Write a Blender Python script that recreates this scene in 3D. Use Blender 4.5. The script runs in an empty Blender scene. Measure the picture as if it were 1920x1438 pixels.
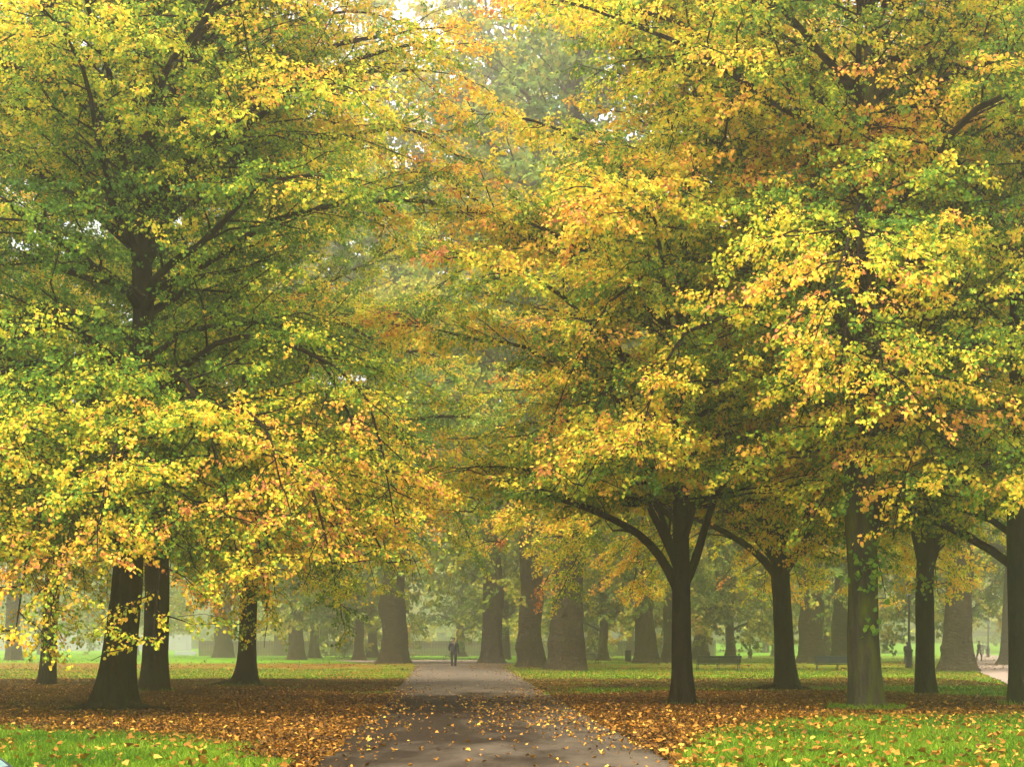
import bpy, math, random
import numpy as np
from mathutils import Vector

sc = bpy.context.scene
COL = sc.collection
PI = math.pi
RS = np.random.RandomState

# ------------------------------------------------------------------ helpers
def tag(o, label=None, cat=None, group=None, kind=None):
    if label: o['label'] = label
    if cat: o['category'] = cat
    if group: o['group'] = group
    if kind: o['kind'] = kind
    return o

def link(name, me, mat=None, parent=None):
    o = bpy.data.objects.new(name, me)
    COL.objects.link(o)
    if mat is not None and me is not None and len(me.materials) == 0:
        me.materials.append(mat)
    if parent is not None: o.parent = parent
    return o

def empty(name, loc=(0, 0, 0), rz=0.0):
    o = bpy.data.objects.new(name, None)
    o.empty_display_size = 0.3
    COL.objects.link(o)
    o.location = loc
    o.rotation_euler = (0, 0, rz)
    return o

def np_mesh(name, V, F, smooth=False, attrs=None):
    """V (n,3); F list of (m,k) int arrays (each of one polygon size)."""
    me = bpy.data.meshes.new(name)
    V = np.asarray(V, dtype=np.float32)
    F = [np.asarray(f, dtype=np.int32) for f in F if len(f)]
    nl = sum(f.size for f in F); nf = sum(len(f) for f in F)
    me.vertices.add(len(V)); me.vertices.foreach_set('co', V.ravel())
    me.loops.add(nl)
    me.loops.foreach_set('vertex_index', np.concatenate([f.ravel() for f in F]))
    me.polygons.add(nf)
    tot = np.concatenate([np.full(len(f), f.shape[1], dtype=np.int32) for f in F])
    st = np.zeros(nf, dtype=np.int32); st[1:] = np.cumsum(tot)[:-1]
    me.polygons.foreach_set('loop_start', st)
    me.polygons.foreach_set('loop_total', tot)
    if smooth:
        me.polygons.foreach_set('use_smooth', np.ones(nf, dtype=bool))
    if attrs:
        for k, a in attrs.items():
            at = me.attributes.new(k, 'FLOAT', 'POINT')
            at.data.foreach_set('value', np.asarray(a, dtype=np.float32))
    me.update(calc_edges=True)
    return me

class MB:
    """collects simple shapes into one mesh"""
    def __init__(s): s.V = []; s.F = []; s.n = 0
    def add(s, V, F):
        V = np.asarray(V, float); s.V.append(V)
        s.F += [tuple(i + s.n for i in f) for f in F]; s.n += len(V)
    def box(s, c, d, rx=0.0, ry=0.0, rz=0.0):
        x, y, z = [v / 2 for v in d]
        P = np.array([(-x,-y,-z),(x,-y,-z),(x,y,-z),(-x,y,-z),(-x,-y,z),(x,-y,z),(x,y,z),(-x,y,z)])
        cx, sx = math.cos(rx), math.sin(rx)
        P = P @ np.array([[1,0,0],[0,cx,sx],[0,-sx,cx]])
        cy, sy = math.cos(ry), math.sin(ry)
        P = P @ np.array([[cy,0,-sy],[0,1,0],[sy,0,cy]])
        cz, sz = math.cos(rz), math.sin(rz)
        P = P @ np.array([[cz,sz,0],[-sz,cz,0],[0,0,1]])
        s.add(P + np.array(c), [(0,3,2,1),(4,5,6,7),(0,1,5,4),(1,2,6,5),(2,3,7,6),(3,0,4,7)])
    def lathe(s, prof, n=16, c=(0,0,0), sq=0.0):
        V = []
        for r, z in prof:
            for k in range(n):
                a = 2*PI*k/n
                V.append((c[0]+r*math.cos(a), c[1]+r*math.sin(a), c[2]+z))
        F = []
        m = len(prof)
        for i in range(m-1):
            for k in range(n):
                F.append((i*n+k, i*n+(k+1) % n, (i+1)*n+(k+1) % n, (i+1)*n+k))
        F.append(tuple(range(n-1, -1, -1))); F.append(tuple((m-1)*n+k for k in range(n)))
        s.add(V, F)
    def tube(s, pts, rad, n=8):
        V, F = tube_np(np.asarray(pts, float), np.asarray(rad, float), n)
        s.add(V, [tuple(f) for f in F])
    def mesh(s, name, smooth=False, bevel=0):
        me = bpy.data.meshes.new(name)
        me.from_pydata([tuple(v) for v in np.concatenate(s.V)], [], s.F)
        if smooth:
            me.polygons.foreach_set('use_smooth', np.ones(len(me.polygons), dtype=bool))
        me.update()
        return me
    def build(s, name, mat, parent=None, smooth=False, bevel=0.0):
        o = link(name, s.mesh(name, smooth), mat, parent)
        if bevel:
            b = o.modifiers.new('bevel', 'BEVEL'); b.width = bevel; b.segments = 2; b.limit_method = 'ANGLE'
        return o

def nrm(v):
    return v / (np.linalg.norm(v, axis=-1, keepdims=True) + 1e-9)

def tube_np(P, R, n):
    m = len(P)
    T = np.zeros_like(P); T[1:-1] = P[2:] - P[:-2]; T[0] = P[1]-P[0]; T[-1] = P[-1]-P[-2]
    T = nrm(T)
    ref = np.array([0.0, 0, 1]) if abs(T[0][2]) < 0.8 else np.array([1.0, 0, 0])
    A = nrm(np.cross(T, ref)); B = np.cross(T, A)
    a = np.linspace(0, 2*PI, n, endpoint=False)
    V = (P[:, None, :] + R[:, None, None]*(np.cos(a)[None, :, None]*A[:, None, :] + np.sin(a)[None, :, None]*B[:, None, :])).reshape(-1, 3)
    i = np.arange(m-1)[:, None]*n; k = np.arange(n)[None, :]; k2 = (k+1) % n
    F = np.stack([i+k, i+k2, i+n+k2, i+n+k], -1).reshape(-1, 4)
    return V, F

def tubes_mesh(name, tubes):
    Vs, Fs, n0 = [], [], 0
    for P, R, n in tubes:
        V, F = tube_np(P, R, n)
        Vs.append(V); Fs.append(F+n0); n0 += len(V)
    return np_mesh(name, np.concatenate(Vs), [np.concatenate(Fs)], smooth=True)

def vnoise(x, y, seed, scale):
    """cheap smooth 2-D value noise, 0..1"""
    r = RS(seed); G = r.rand(64, 64)
    u = np.asarray(x, float)/scale + 100.3; v = np.asarray(y, float)/scale + 57.7
    i = np.floor(u).astype(int); j = np.floor(v).astype(int)
    f = u-i; g = v-j; f = f*f*(3-2*f); g = g*g*(3-2*g)
    a = G[i % 64, j % 64]; b = G[(i+1) % 64, j % 64]; c = G[i % 64, (j+1) % 64]; d = G[(i+1) % 64, (j+1) % 64]
    return (a*(1-f)+b*f)*(1-g)+(c*(1-f)+d*f)*g

def smooth(a, b, x):
    t = np.clip((np.asarray(x, float)-a)/(b-a), 0, 1); return t*t*(3-2*t)

# ------------------------------------------------------------------ materials
def new_mat(name):
    m = bpy.data.materials.new(name); m.use_nodes = True
    nt = m.node_tree; nt.nodes.clear()
    out = nt.nodes.new('ShaderNodeOutputMaterial')
    return m, nt, out

def N(nt, typ, **kw):
    n = nt.nodes.new(typ)
    for k, v in kw.items():
        if k in n.inputs: n.inputs[k].default_value = v
        else: setattr(n, k, v)
    return n

def ramp(nt, stops):
    r = nt.nodes.new('ShaderNodeValToRGB')
    e = r.color_ramp.elements
    while len(e) < len(stops): e.new(0.5)
    for el, (p, c) in zip(e, stops):
        el.position = p; el.color = (c[0], c[1], c[2], 1)
    return r

def noise(nt, scale, detail=4, rough=0.55, vec=None, dim=None):
    n = N(nt, 'ShaderNodeTexNoise', Scale=scale, Detail=detail, Roughness=rough)
    if vec is not None: nt.links.new(vec, n.inputs['Vector'])
    return n

def leaf_mat(name, stops, transl=0.4, rough=0.55, spec=0.12):
    m, nt, out = new_mat(name)
    at = N(nt, 'ShaderNodeAttribute', attribute_name='hue')
    r = ramp(nt, stops)
    nt.links.new(at.outputs['Fac'], r.inputs[0])
    p = N(nt, 'ShaderNodeBsdfPrincipled', Roughness=rough)
    p.inputs['Specular IOR Level'].default_value = spec
    t = N(nt, 'ShaderNodeBsdfTranslucent')
    nt.links.new(r.outputs[0], p.inputs['Base Color'])
    nt.links.new(r.outputs[0], t.inputs['Color'])
    mx = N(nt, 'ShaderNodeMixShader'); mx.inputs[0].default_value = transl
    nt.links.new(p.outputs[0], mx.inputs[1]); nt.links.new(t.outputs[0], mx.inputs[2])
    nt.links.new(mx.outputs[0], out.inputs[0])
    return m

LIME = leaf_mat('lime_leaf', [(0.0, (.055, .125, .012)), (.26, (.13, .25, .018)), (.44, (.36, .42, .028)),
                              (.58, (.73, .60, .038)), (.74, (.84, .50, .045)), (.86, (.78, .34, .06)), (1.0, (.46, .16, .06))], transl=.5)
PLANE_LEAF = leaf_mat('plane_leaf', [(0.0, (.06, .12, .015)), (.35, (.14, .21, .022)), (.55, (.30, .31, .03)),
                                     (.78, (.52, .40, .04)), (1.0, (.50, .27, .05))], transl=.42)
LITTER = leaf_mat('dry_leaf', [(0.0, (.022, .010, .004)), (.3, (.080, .034, .0035)), (.6, (.21, .086, .007)),
                               (.8, (.42, .19, .028)), (1.0, (.60, .42, .05))], transl=.12, rough=.6, spec=.08)
GRASS = leaf_mat('grass_blade', [(0.0, (.036, .085, .004)), (.5, (.092, .165, .005)), (1.0, (.19, .25, .015))], transl=.4, rough=.6, spec=.08)

def bark_mat(name, dark, light, moss, moss_amt, sc_=1.0, flaky=False):
    m, nt, out = new_mat(name)
    tc = N(nt, 'ShaderNodeTexCoord')
    mp = N(nt, 'ShaderNodeMapping'); mp.inputs['Scale'].default_value = (1, 1, .22 if not flaky else .85)
    nt.links.new(tc.outputs['Object'], mp.inputs[0])
    n1 = noise(nt, 14*sc_, 6, .65, mp.outputs[0])
    n2 = noise(nt, 4.5*sc_, 8, .68, mp.outputs[0]) if not flaky else noise(nt, 2.2*sc_, 5, .6, tc.outputs['Object'])
    r = ramp(nt, [(.3, dark), (.7, light)]); nt.links.new(n1.outputs[0], r.inputs[0])
    mx = N(nt, 'ShaderNodeMix', data_type='RGBA')
    mm = N(nt, 'ShaderNodeMapRange'); mm.inputs[1].default_value = .62-moss_amt; mm.inputs[2].default_value = .75-moss_amt*.6
    nt.links.new(n2.outputs[0], mm.inputs[0]); nt.links.new(mm.outputs[0], mx.inputs[0])
    nt.links.new(r.outputs[0], mx.inputs[6]); mx.inputs[7].default_value = (*moss, 1)
    col = mx.outputs[2]
    p = N(nt, 'ShaderNodeBsdfPrincipled', Roughness=.85)
    p.inputs['Specular IOR Level'].default_value = .03
    if flaky:
        vo = N(nt, 'ShaderNodeTexVoronoi', Scale=5.0); nt.links.new(mp.outputs[0], vo.inputs['Vector'])
        rr = ramp(nt, [(.25, (.62, .58, .52)), (.6, (1, 1, 1)), (.85, (1.5, 1.4, 1.2))]); nt.links.new(vo.outputs['Color'], rr.inputs[0])
        m2 = N(nt, 'ShaderNodeMix', data_type='RGBA', blend_type='MULTIPLY'); m2.inputs[0].default_value = .5
        nt.links.new(col, m2.inputs[6]); nt.links.new(rr.outputs[0], m2.inputs[7]); col = m2.outputs[2]
    nt.links.new(col, p.inputs['Base Color'])
    b = N(nt, 'ShaderNodeBump', Strength=1.0, Distance=.07 if not flaky else .16)
    hgt = n1.outputs[0]
    if flaky:
        mp2 = N(nt, 'ShaderNodeMapping'); mp2.inputs['Scale'].default_value = (.55, .55, 1.5); nt.links.new(tc.outputs['Object'], mp2.inputs[0])
        n4 = noise(nt, 2.4, 5, .6, mp2.outputs[0])
        ad = N(nt, 'ShaderNodeMath', operation='MULTIPLY_ADD'); ad.inputs[1].default_value = 1.4
        nt.links.new(n4.outputs[0], ad.inputs[0]); nt.links.new(n1.outputs[0], ad.inputs[2]); hgt = ad.outputs[0]
    nt.links.new(hgt, b.inputs['Height']); nt.links.new(b.outputs[0], p.inputs['Normal'])
    nt.links.new(p.outputs[0], out.inputs[0])
    return m

BARK = bark_mat('lime_bark', (.005, .0035, .002), (.024, .016, .010), (.024, .026, .007), .06)
BARK_MOSSY = bark_mat('mossy_bark', (.016, .013, .008), (.050, .040, .024), (.062, .070, .008), .14)
PLANE_BARK = bark_mat('plane_bark', (.014, .010, .005), (.060, .044, .024), (.044, .038, .014), .05, .6, True)

def simple(name, col, rough=.6, spec=.3, var=.25, scale=6.0, metal=0.0):
    m, nt, out = new_mat(name)
    tc = N(nt, 'ShaderNodeTexCoord')
    n = noise(nt, scale, 5, .6, tc.outputs['Object'])
    r = ramp(nt, [(.3, [c*(1-var) for c in col]), (.7, [c*(1+var) for c in col])])
    nt.links.new(n.outputs[0], r.inputs[0])
    p = N(nt, 'ShaderNodeBsdfPrincipled', Roughness=rough, Metallic=metal)
    p.inputs['Specular IOR Level'].default_value = spec
    nt.links.new(r.outputs[0], p.inputs['Base Color']); nt.links.new(p.outputs[0], out.inputs[0])
    return m

# ------------------------------------------------------------------ terrain and zones
PATH_L = [(8, -1.70), (19.4, -2.11), (45, -3.05), (88, -4.85), (120, -6.3), (137, -7.6)]
PATH_R = [(8, 2.0), (19.4, 1.78), (45, 1.05), (88, -.05), (120, -.7), (137, .6)]
def ip(tab, v): return np.interp(v, [t[0] for t in tab], [t[1] for t in tab])

NEAR_B = [(-30, 36), (-14, 31.5), (-8.3, 29.5), (-4.2, 25.3), (-2.4, 19.5), (-2.1, 8), (1.7, 8), (1.75, 19.4), (2.5, 25.3), (4.7, 32.0), (9.7, 34.5), (14, 33.5), (30, 36)]
FAR_B = [(-30, 64), (-18.6, 62), (-8.4, 55.5), (-3.7, 47), (1.0, 47), (5.1, 52.5), (10, 51.5), (11.2, 46), (14, 40), (30, 40)]

def litter_mask(x, y):
    nz = (vnoise(x, y, 3, 1.3)-.5)*2.4 + (vnoise(x, y, 4, .45)-.5)*1.2
    a = ip(NEAR_B, x); b = ip(FAR_B, x)
    m = smooth(-1.6, 1.4, y-a+nz*.8)*(1-smooth(-2.0, 2.5, y-b+nz*.8))
    # the darker leaf-strewn ground under the planes
    m2 = smooth(100, 112, y+nz*5)*(1-smooth(128, 150, y+nz*6))*(1-smooth(-11, -4, x))*.55
    m3 = smooth(98, 112, y+nz*5)*(1-smooth(230, 245, y))*smooth(1, 5, x)*.42
    m4 = smooth(-1.3, -.1, x-ip(PATH_L, y))*(y > 57)*(y < 130)*.7
    m5 = (1-smooth(.1, 1.6, x-ip(PATH_R, y)))*(y > 50)*(y < 130)*.8
    return np.clip(np.maximum.reduce([m, m2*(.5+vnoise(x, y, 9, 4)), m3*(.4+vnoise(x, y, 8, 5)), m4*(.4+.6*vnoise(x, y, 11, 1)), m5*(.4+.6*vnoise(x, y, 12, 1))]), 0, 1)

def on_path(x, y):
    return (y < 138) & (x > ip(PATH_L, y)) & (x < ip(PATH_R, y))

SIDE_L = [(40, 12.5), (58, 16.0), (87, 22.5), (150, 37.0), (200, 49.5), (290, 70)]
def on_side(x, y):
    l = ip(SIDE_L, y); return (y > 40) & (y < 290) & (x > l) & (x < l+5.5)

def gz(x, y):
    x = np.asarray(x, float); y = np.asarray(y, float)
    z = smooth(275, 385, y)*(.55+1.25*smooth(-40, 60, x))
    z = z + (vnoise(x, y, 21, 9)-.5)*.10*smooth(20, 40, y) + (vnoise(x, y, 22, 2.2)-.5)*.03
    inpath = smooth(-1.2, -.1, x-ip(PATH_L, y))*(1-smooth(.1, 1.2, x-ip(PATH_R, y)))*(1-smooth(132, 140, y))
    z = z*(1-inpath)
    ls = ip(SIDE_L, y); ins = smooth(-1.5, -.1, x-ls)*(1-smooth(5.6, 7, x-ls))*(y < 295)
    z = z*(1-ins)
    z = z*(1-smooth(128, 134, y)*(1-smooth(166, 172, y))*smooth(-18, -11, x)*(1-smooth(.8, 5, x)))
    return z

def make_ground():
    xs = np.concatenate([np.linspace(-250, -22, 60)[:-1], np.linspace(-22, 22, 221)[:-1], np.linspace(22, 250, 60)])
    ys = np.concatenate([np.linspace(-30, 12, 12)[:-1], np.linspace(12, 70, 260)[:-1], np.linspace(70, 180, 120)[:-1], np.linspace(180, 470, 70)])
    X, Y = np.meshgrid(xs, ys)
    Z = gz(X, Y) - .006
    # the bed of dead leaves stands a little above the turf
    M = litter_mask(X, Y)
    V = np.stack([X, Y, Z], -1).reshape(-1, 3)
    nx, ny = len(xs), len(ys)
    i = np.arange(ny-1)[:, None]*nx; k = np.arange(nx-1)[None, :]
    F = np.stack([i+k, i+k+1, i+nx+k+1, i+nx+k], -1).reshape(-1, 4)
    me = np_mesh('ground', V, [F], smooth=True, attrs={'litter': M.ravel()})
    m, nt, out = new_mat('ground')
    tc = N(nt, 'ShaderNodeTexCoord')
    at = N(nt, 'ShaderNodeAttribute', attribute_name='litter')
    # turf
    g1 = noise(nt, 1.1, 5, .6, tc.outputs['Object']); g2 = noise(nt, 22, 4, .7, tc.outputs['Object'])
    add = N(nt, 'ShaderNodeMath', operation='MULTIPLY_ADD'); add.inputs[1].default_value = .5
    nt.links.new(g1.outputs[0], add.inputs[0])
    mul = N(nt, 'ShaderNodeMath', operation='MULTIPLY'); mul.inputs[1].default_value = .5
    nt.links.new(g2.outputs[0], mul.inputs[0]); nt.links.new(mul.outputs[0], add.inputs[2])
    gr = ramp(nt, [(.32, (.04, .10, .005)), (.5, (.085, .19, .007)), (.68, (.15, .27, .014))])
    nt.links.new(add.outputs[0], gr.inputs[0])
    # litter
    vo = N(nt, 'ShaderNodeTexVoronoi', Scale=13.0); nt.links.new(tc.outputs['Object'], vo.inputs['Vector'])
    sep = N(nt, 'ShaderNodeSeparateColor'); nt.links.new(vo.outputs['Color'], sep.inputs[0])
    lr = ramp(nt, [(0, (.022, .010, .003)), (.35, (.065, .027, .004)), (.7, (.145, .060, .006)), (1, (.26, .11, .010))])
    nt.links.new(sep.outputs[0], lr.inputs[0])
    # mask broken up by fine noise
    n3 = noise(nt, 9, 4, .7, tc.outputs['Object'])
    a2 = N(nt, 'ShaderNodeMath', operation='ADD'); nt.links.new(at.outputs['Fac'], a2.inputs[0]); nt.links.new(n3.outputs[0], a2.inputs[1])
    mr = N(nt, 'ShaderNodeMapRange'); mr.inputs[1].default_value = .82; mr.inputs[2].default_value = 1.12
    nt.links.new(a2.outputs[0], mr.inputs[0])
    mx = N(nt, 'ShaderNodeMix', data_type='RGBA')
    nt.links.new(mr.outputs[0], mx.inputs[0]); nt.links.new(gr.outputs[0], mx.inputs[6]); nt.links.new(lr.outputs[0], mx.inputs[7])
    p = N(nt, 'ShaderNodeBsdfPrincipled', Roughness=.95); p.inputs['Specular IOR Level'].default_value = .02
    nt.links.new(mx.outputs[2], p.inputs['Base Color'])
    b = N(nt, 'ShaderNodeBump', Strength=.8, Distance=.05)
    nt.links.new(g2.outputs[0], b.inputs['Height']); nt.links.new(b.outputs[0], p.inputs['Normal'])
    nt.links.new(p.outputs[0], out.inputs[0])
    o = link('ground', me, m)
    tag(o, 'park lawn with beds of dead brown leaves under the trees', 'ground', kind='structure')

def strip_mesh(name, L, R, y0, y1, n, z=.004, cols=13):
    ys = np.linspace(y0, y1, n); t = np.linspace(0, 1, cols)
    l = ip(L, ys) if not callable(L) else L(ys); r = ip(R, ys) if not callable(R) else R(ys)
    wob = (vnoise(ys, ys*0, 31, 1.1)-.5)*.22; wob2 = (vnoise(ys, ys*0+9, 32, 1.0)-.5)*.22
    X = (l+wob)[:, None]*(1-t)+(r+wob2)[:, None]*t
    Y = np.repeat(ys[:, None], cols, 1)
    camber = .03*(1-(2*t-1)**2)[None, :]
    Z = gz(X, Y)+z+camber*np.ones_like(X)
    V = np.stack([X, Y, Z], -1).reshape(-1, 3)
    i = np.arange(n-1)[:, None]*cols; k = np.arange(cols-1)[None, :]
    F = np.stack([i+k, i+k+1, i+cols+k+1, i+cols+k], -1).reshape(-1, 4)
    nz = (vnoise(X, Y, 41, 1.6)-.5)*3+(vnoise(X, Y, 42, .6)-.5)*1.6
    shade_damp = smooth(20, 27, Y+nz)*(1-smooth(41, 55, Y+nz*2.2))*.8+.42*(1-smooth(41, 55, Y+nz*2.2))*(1-smooth(20, 27, Y+nz))*1.2+.15*(1-smooth(41, 55, Y+nz*2.2))  # lime canopy shade painted into the path tone, clear beyond the trees
    shade_damp = shade_damp*(1-.38*smooth(.5, .85, t)[None, :]); shade_damp = shade_damp+.55*np.exp(-(X-X[:, :1])/.45)*(1-smooth(46, 52, Y+nz))  # painted shade eased on the right; damp strip along the left edge
    return np_mesh(name, V, [F], smooth=True, attrs={'shade_damp': np.clip(shade_damp, 0, 1).ravel()})

def path_mat(name, base, dirt_shade):
    m, nt, out = new_mat(name)
    tc = N(nt, 'ShaderNodeTexCoord')
    n1 = noise(nt, 160, 3, .7, tc.outputs['Object'])
    r1 = ramp(nt, [(.30, [c*.55 for c in base]), (.5, base), (.72, [c*1.7 for c in base])])
    nt.links.new(n1.outputs[0], r1.inputs[0])
    mp = N(nt, 'ShaderNodeMapping'); mp.inputs['Scale'].default_value = (1.0, .35, 1); nt.links.new(tc.outputs['Object'], mp.inputs[0])
    n2 = noise(nt, 1.1, 6, .62, mp.outputs[0])
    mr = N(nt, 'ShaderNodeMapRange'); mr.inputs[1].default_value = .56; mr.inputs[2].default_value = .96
    fa = N(nt, 'ShaderNodeAttribute', attribute_name='shade_damp'); ad = N(nt, 'ShaderNodeMath', operation='MULTIPLY_ADD'); ad.inputs[1].default_value = .5
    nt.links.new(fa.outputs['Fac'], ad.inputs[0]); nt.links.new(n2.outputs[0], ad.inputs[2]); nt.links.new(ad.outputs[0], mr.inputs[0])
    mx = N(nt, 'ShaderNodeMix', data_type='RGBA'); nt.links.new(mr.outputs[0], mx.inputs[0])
    nt.links.new(r1.outputs[0], mx.inputs[6]); mx.inputs[7].default_value = (*dirt_shade, 1)  # dark tone of the stains and of the painted canopy shade
    p = N(nt, 'ShaderNodeBsdfPrincipled', Roughness=.9); p.inputs['Specular IOR Level'].default_value = .04
    nt.links.new(mx.outputs[2], p.inputs['Base Color'])
    b = N(nt, 'ShaderNodeBump', Strength=.7, Distance=.015)
    nt.links.new(n1.outputs[0], b.inputs['Height']); nt.links.new(b.outputs[0], p.inputs['Normal'])
    nt.links.new(p.outputs[0], out.inputs[0])
    return m

make_ground()
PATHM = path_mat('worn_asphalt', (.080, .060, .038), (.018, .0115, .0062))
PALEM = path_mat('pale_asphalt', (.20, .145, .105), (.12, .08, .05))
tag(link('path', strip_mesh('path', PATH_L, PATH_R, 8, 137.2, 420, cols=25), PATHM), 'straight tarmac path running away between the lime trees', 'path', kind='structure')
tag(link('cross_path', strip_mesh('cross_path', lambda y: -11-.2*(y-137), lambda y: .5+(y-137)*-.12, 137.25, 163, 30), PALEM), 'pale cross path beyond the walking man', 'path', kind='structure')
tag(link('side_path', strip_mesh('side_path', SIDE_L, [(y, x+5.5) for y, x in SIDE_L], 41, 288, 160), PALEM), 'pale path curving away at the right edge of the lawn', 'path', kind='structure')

# ------------------------------------------------------------------ leaves
def leaf_geo(pos, axis, norm, size, hue, fold=.25, wid=.48):
    """six-vertex folded leaf, two quads each"""
    n = len(pos)
    axis = nrm(axis); side = nrm(np.cross(axis, norm)); up = np.cross(side, axis)
    s = size[:, None]
    rr = RS(n % 9973); w = wid*s*(.78+.40*rr.rand(n, 1))
    f = fold*w*(.3+1.9*rr.rand(n, 1)); dr = s*(.35*rr.rand(n, 1)**1.5-.04)
    base = pos
    tip = pos+axis*s - up*dr
    l1 = pos+axis*s*.16-side*w+up*f; l2 = pos+axis*s*.62-side*w*.82+up*f*.7
    r1 = pos+axis*s*.16+side*w+up*f; r2 = pos+axis*s*.62+side*w*.82+up*f*.7
    V = np.stack([base, r1, r2, tip, l2, l1], 1).reshape(-1, 3)
    i = np.arange(n)[:, None]*6
    F = np.concatenate([i+np.array([[0, 1, 2, 3]]), i+np.array([[0, 3, 4, 5]])])
    return V, F, np.repeat(hue, 6)

def leaves_mesh(name, *a, **k):
    V, F, h = leaf_geo(*a, **k)
    return np_mesh(name, V, [F], attrs={'hue': h})

# ------------------------------------------------------------------ trees
def bez(p0, p1, p2, p3, n):
    t = np.linspace(0, 1, n)[:, None]
    return p0*(1-t)**3+3*p1*t*(1-t)**2+3*p2*t*t*(1-t)+p3*t**3

def trunk_mesh(name, prof, offs, seed, sides=28, lump=.05, flare=.55, flare_h=.5, step=.14, burls=()):
    """prof [(z,r)], offs [(z,dx,dy)]"""
    rng = RS(seed)
    z = np.arange(-.25, prof[-1][0]+1e-6, step)
    r = np.interp(z, [p[0] for p in prof], [p[1] for p in prof])
    ox = np.interp(z, [p[0] for p in offs], [p[1] for p in offs]); oy = np.interp(z, [p[0] for p in offs], [p[2] for p in offs])
    ox = ox+(vnoise(z, z*0, seed+1, 1.5)-.5)*r[0]*.25*smooth(.3, 2, z); oy = oy+(vnoise(z, z*0+5, seed+2, 1.5)-.5)*r[0]*.25*smooth(.3, 2, z)
    a = np.linspace(0, 2*PI, sides, endpoint=False)
    fl = flare*np.exp(-np.maximum(z, -.1)/flare_h)
    ph = rng.rand(3)*6.3; k = rng.randint(4, 7)
    lobes = .55+.38*np.cos(k*a+ph[0])+.28*np.cos(2*a+ph[1])+.22*np.cos((k+3)*a+ph[2])+.25*np.cos(a+ph[1]*2)
    A = 1+fl[:, None]*np.clip(lobes, .15, 2)[None, :]
    Z, AA = np.meshgrid(z, a, indexing='ij')
    A = A*(1+lump*((vnoise(3*np.cos(AA)+9, 3*np.sin(AA)+Z*.9, seed+3, 1.4)-.5)*1.6+(vnoise(6*np.cos(AA)+Z*.6, 6*np.sin(AA)+Z*2.4, seed+4, 1.2)-.5)*.8))
    for bz, ba, br, bs in burls:
        da = np.abs((AA-ba+PI) % (2*PI)-PI)
        A = A+br*np.exp(-((Z-bz)/bs)**2-(da/.7)**2)
    R = r[:, None]*A
    V = np.stack([ox[:, None]+R*np.cos(AA), oy[:, None]+R*np.sin(AA), Z], -1).reshape(-1, 3)
    m = len(z)
    i = np.arange(m-1)[:, None]*sides; q = np.arange(sides)[None, :]; q2 = (q+1) % sides
    F = np.stack([i+q, i+q2, i+sides+q2, i+sides+q], -1).reshape(-1, 4)
    cap = np.arange((m-1)*sides, m*sides)[None, :]
    return np_mesh(name, V, [F, cap], smooth=True)

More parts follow.
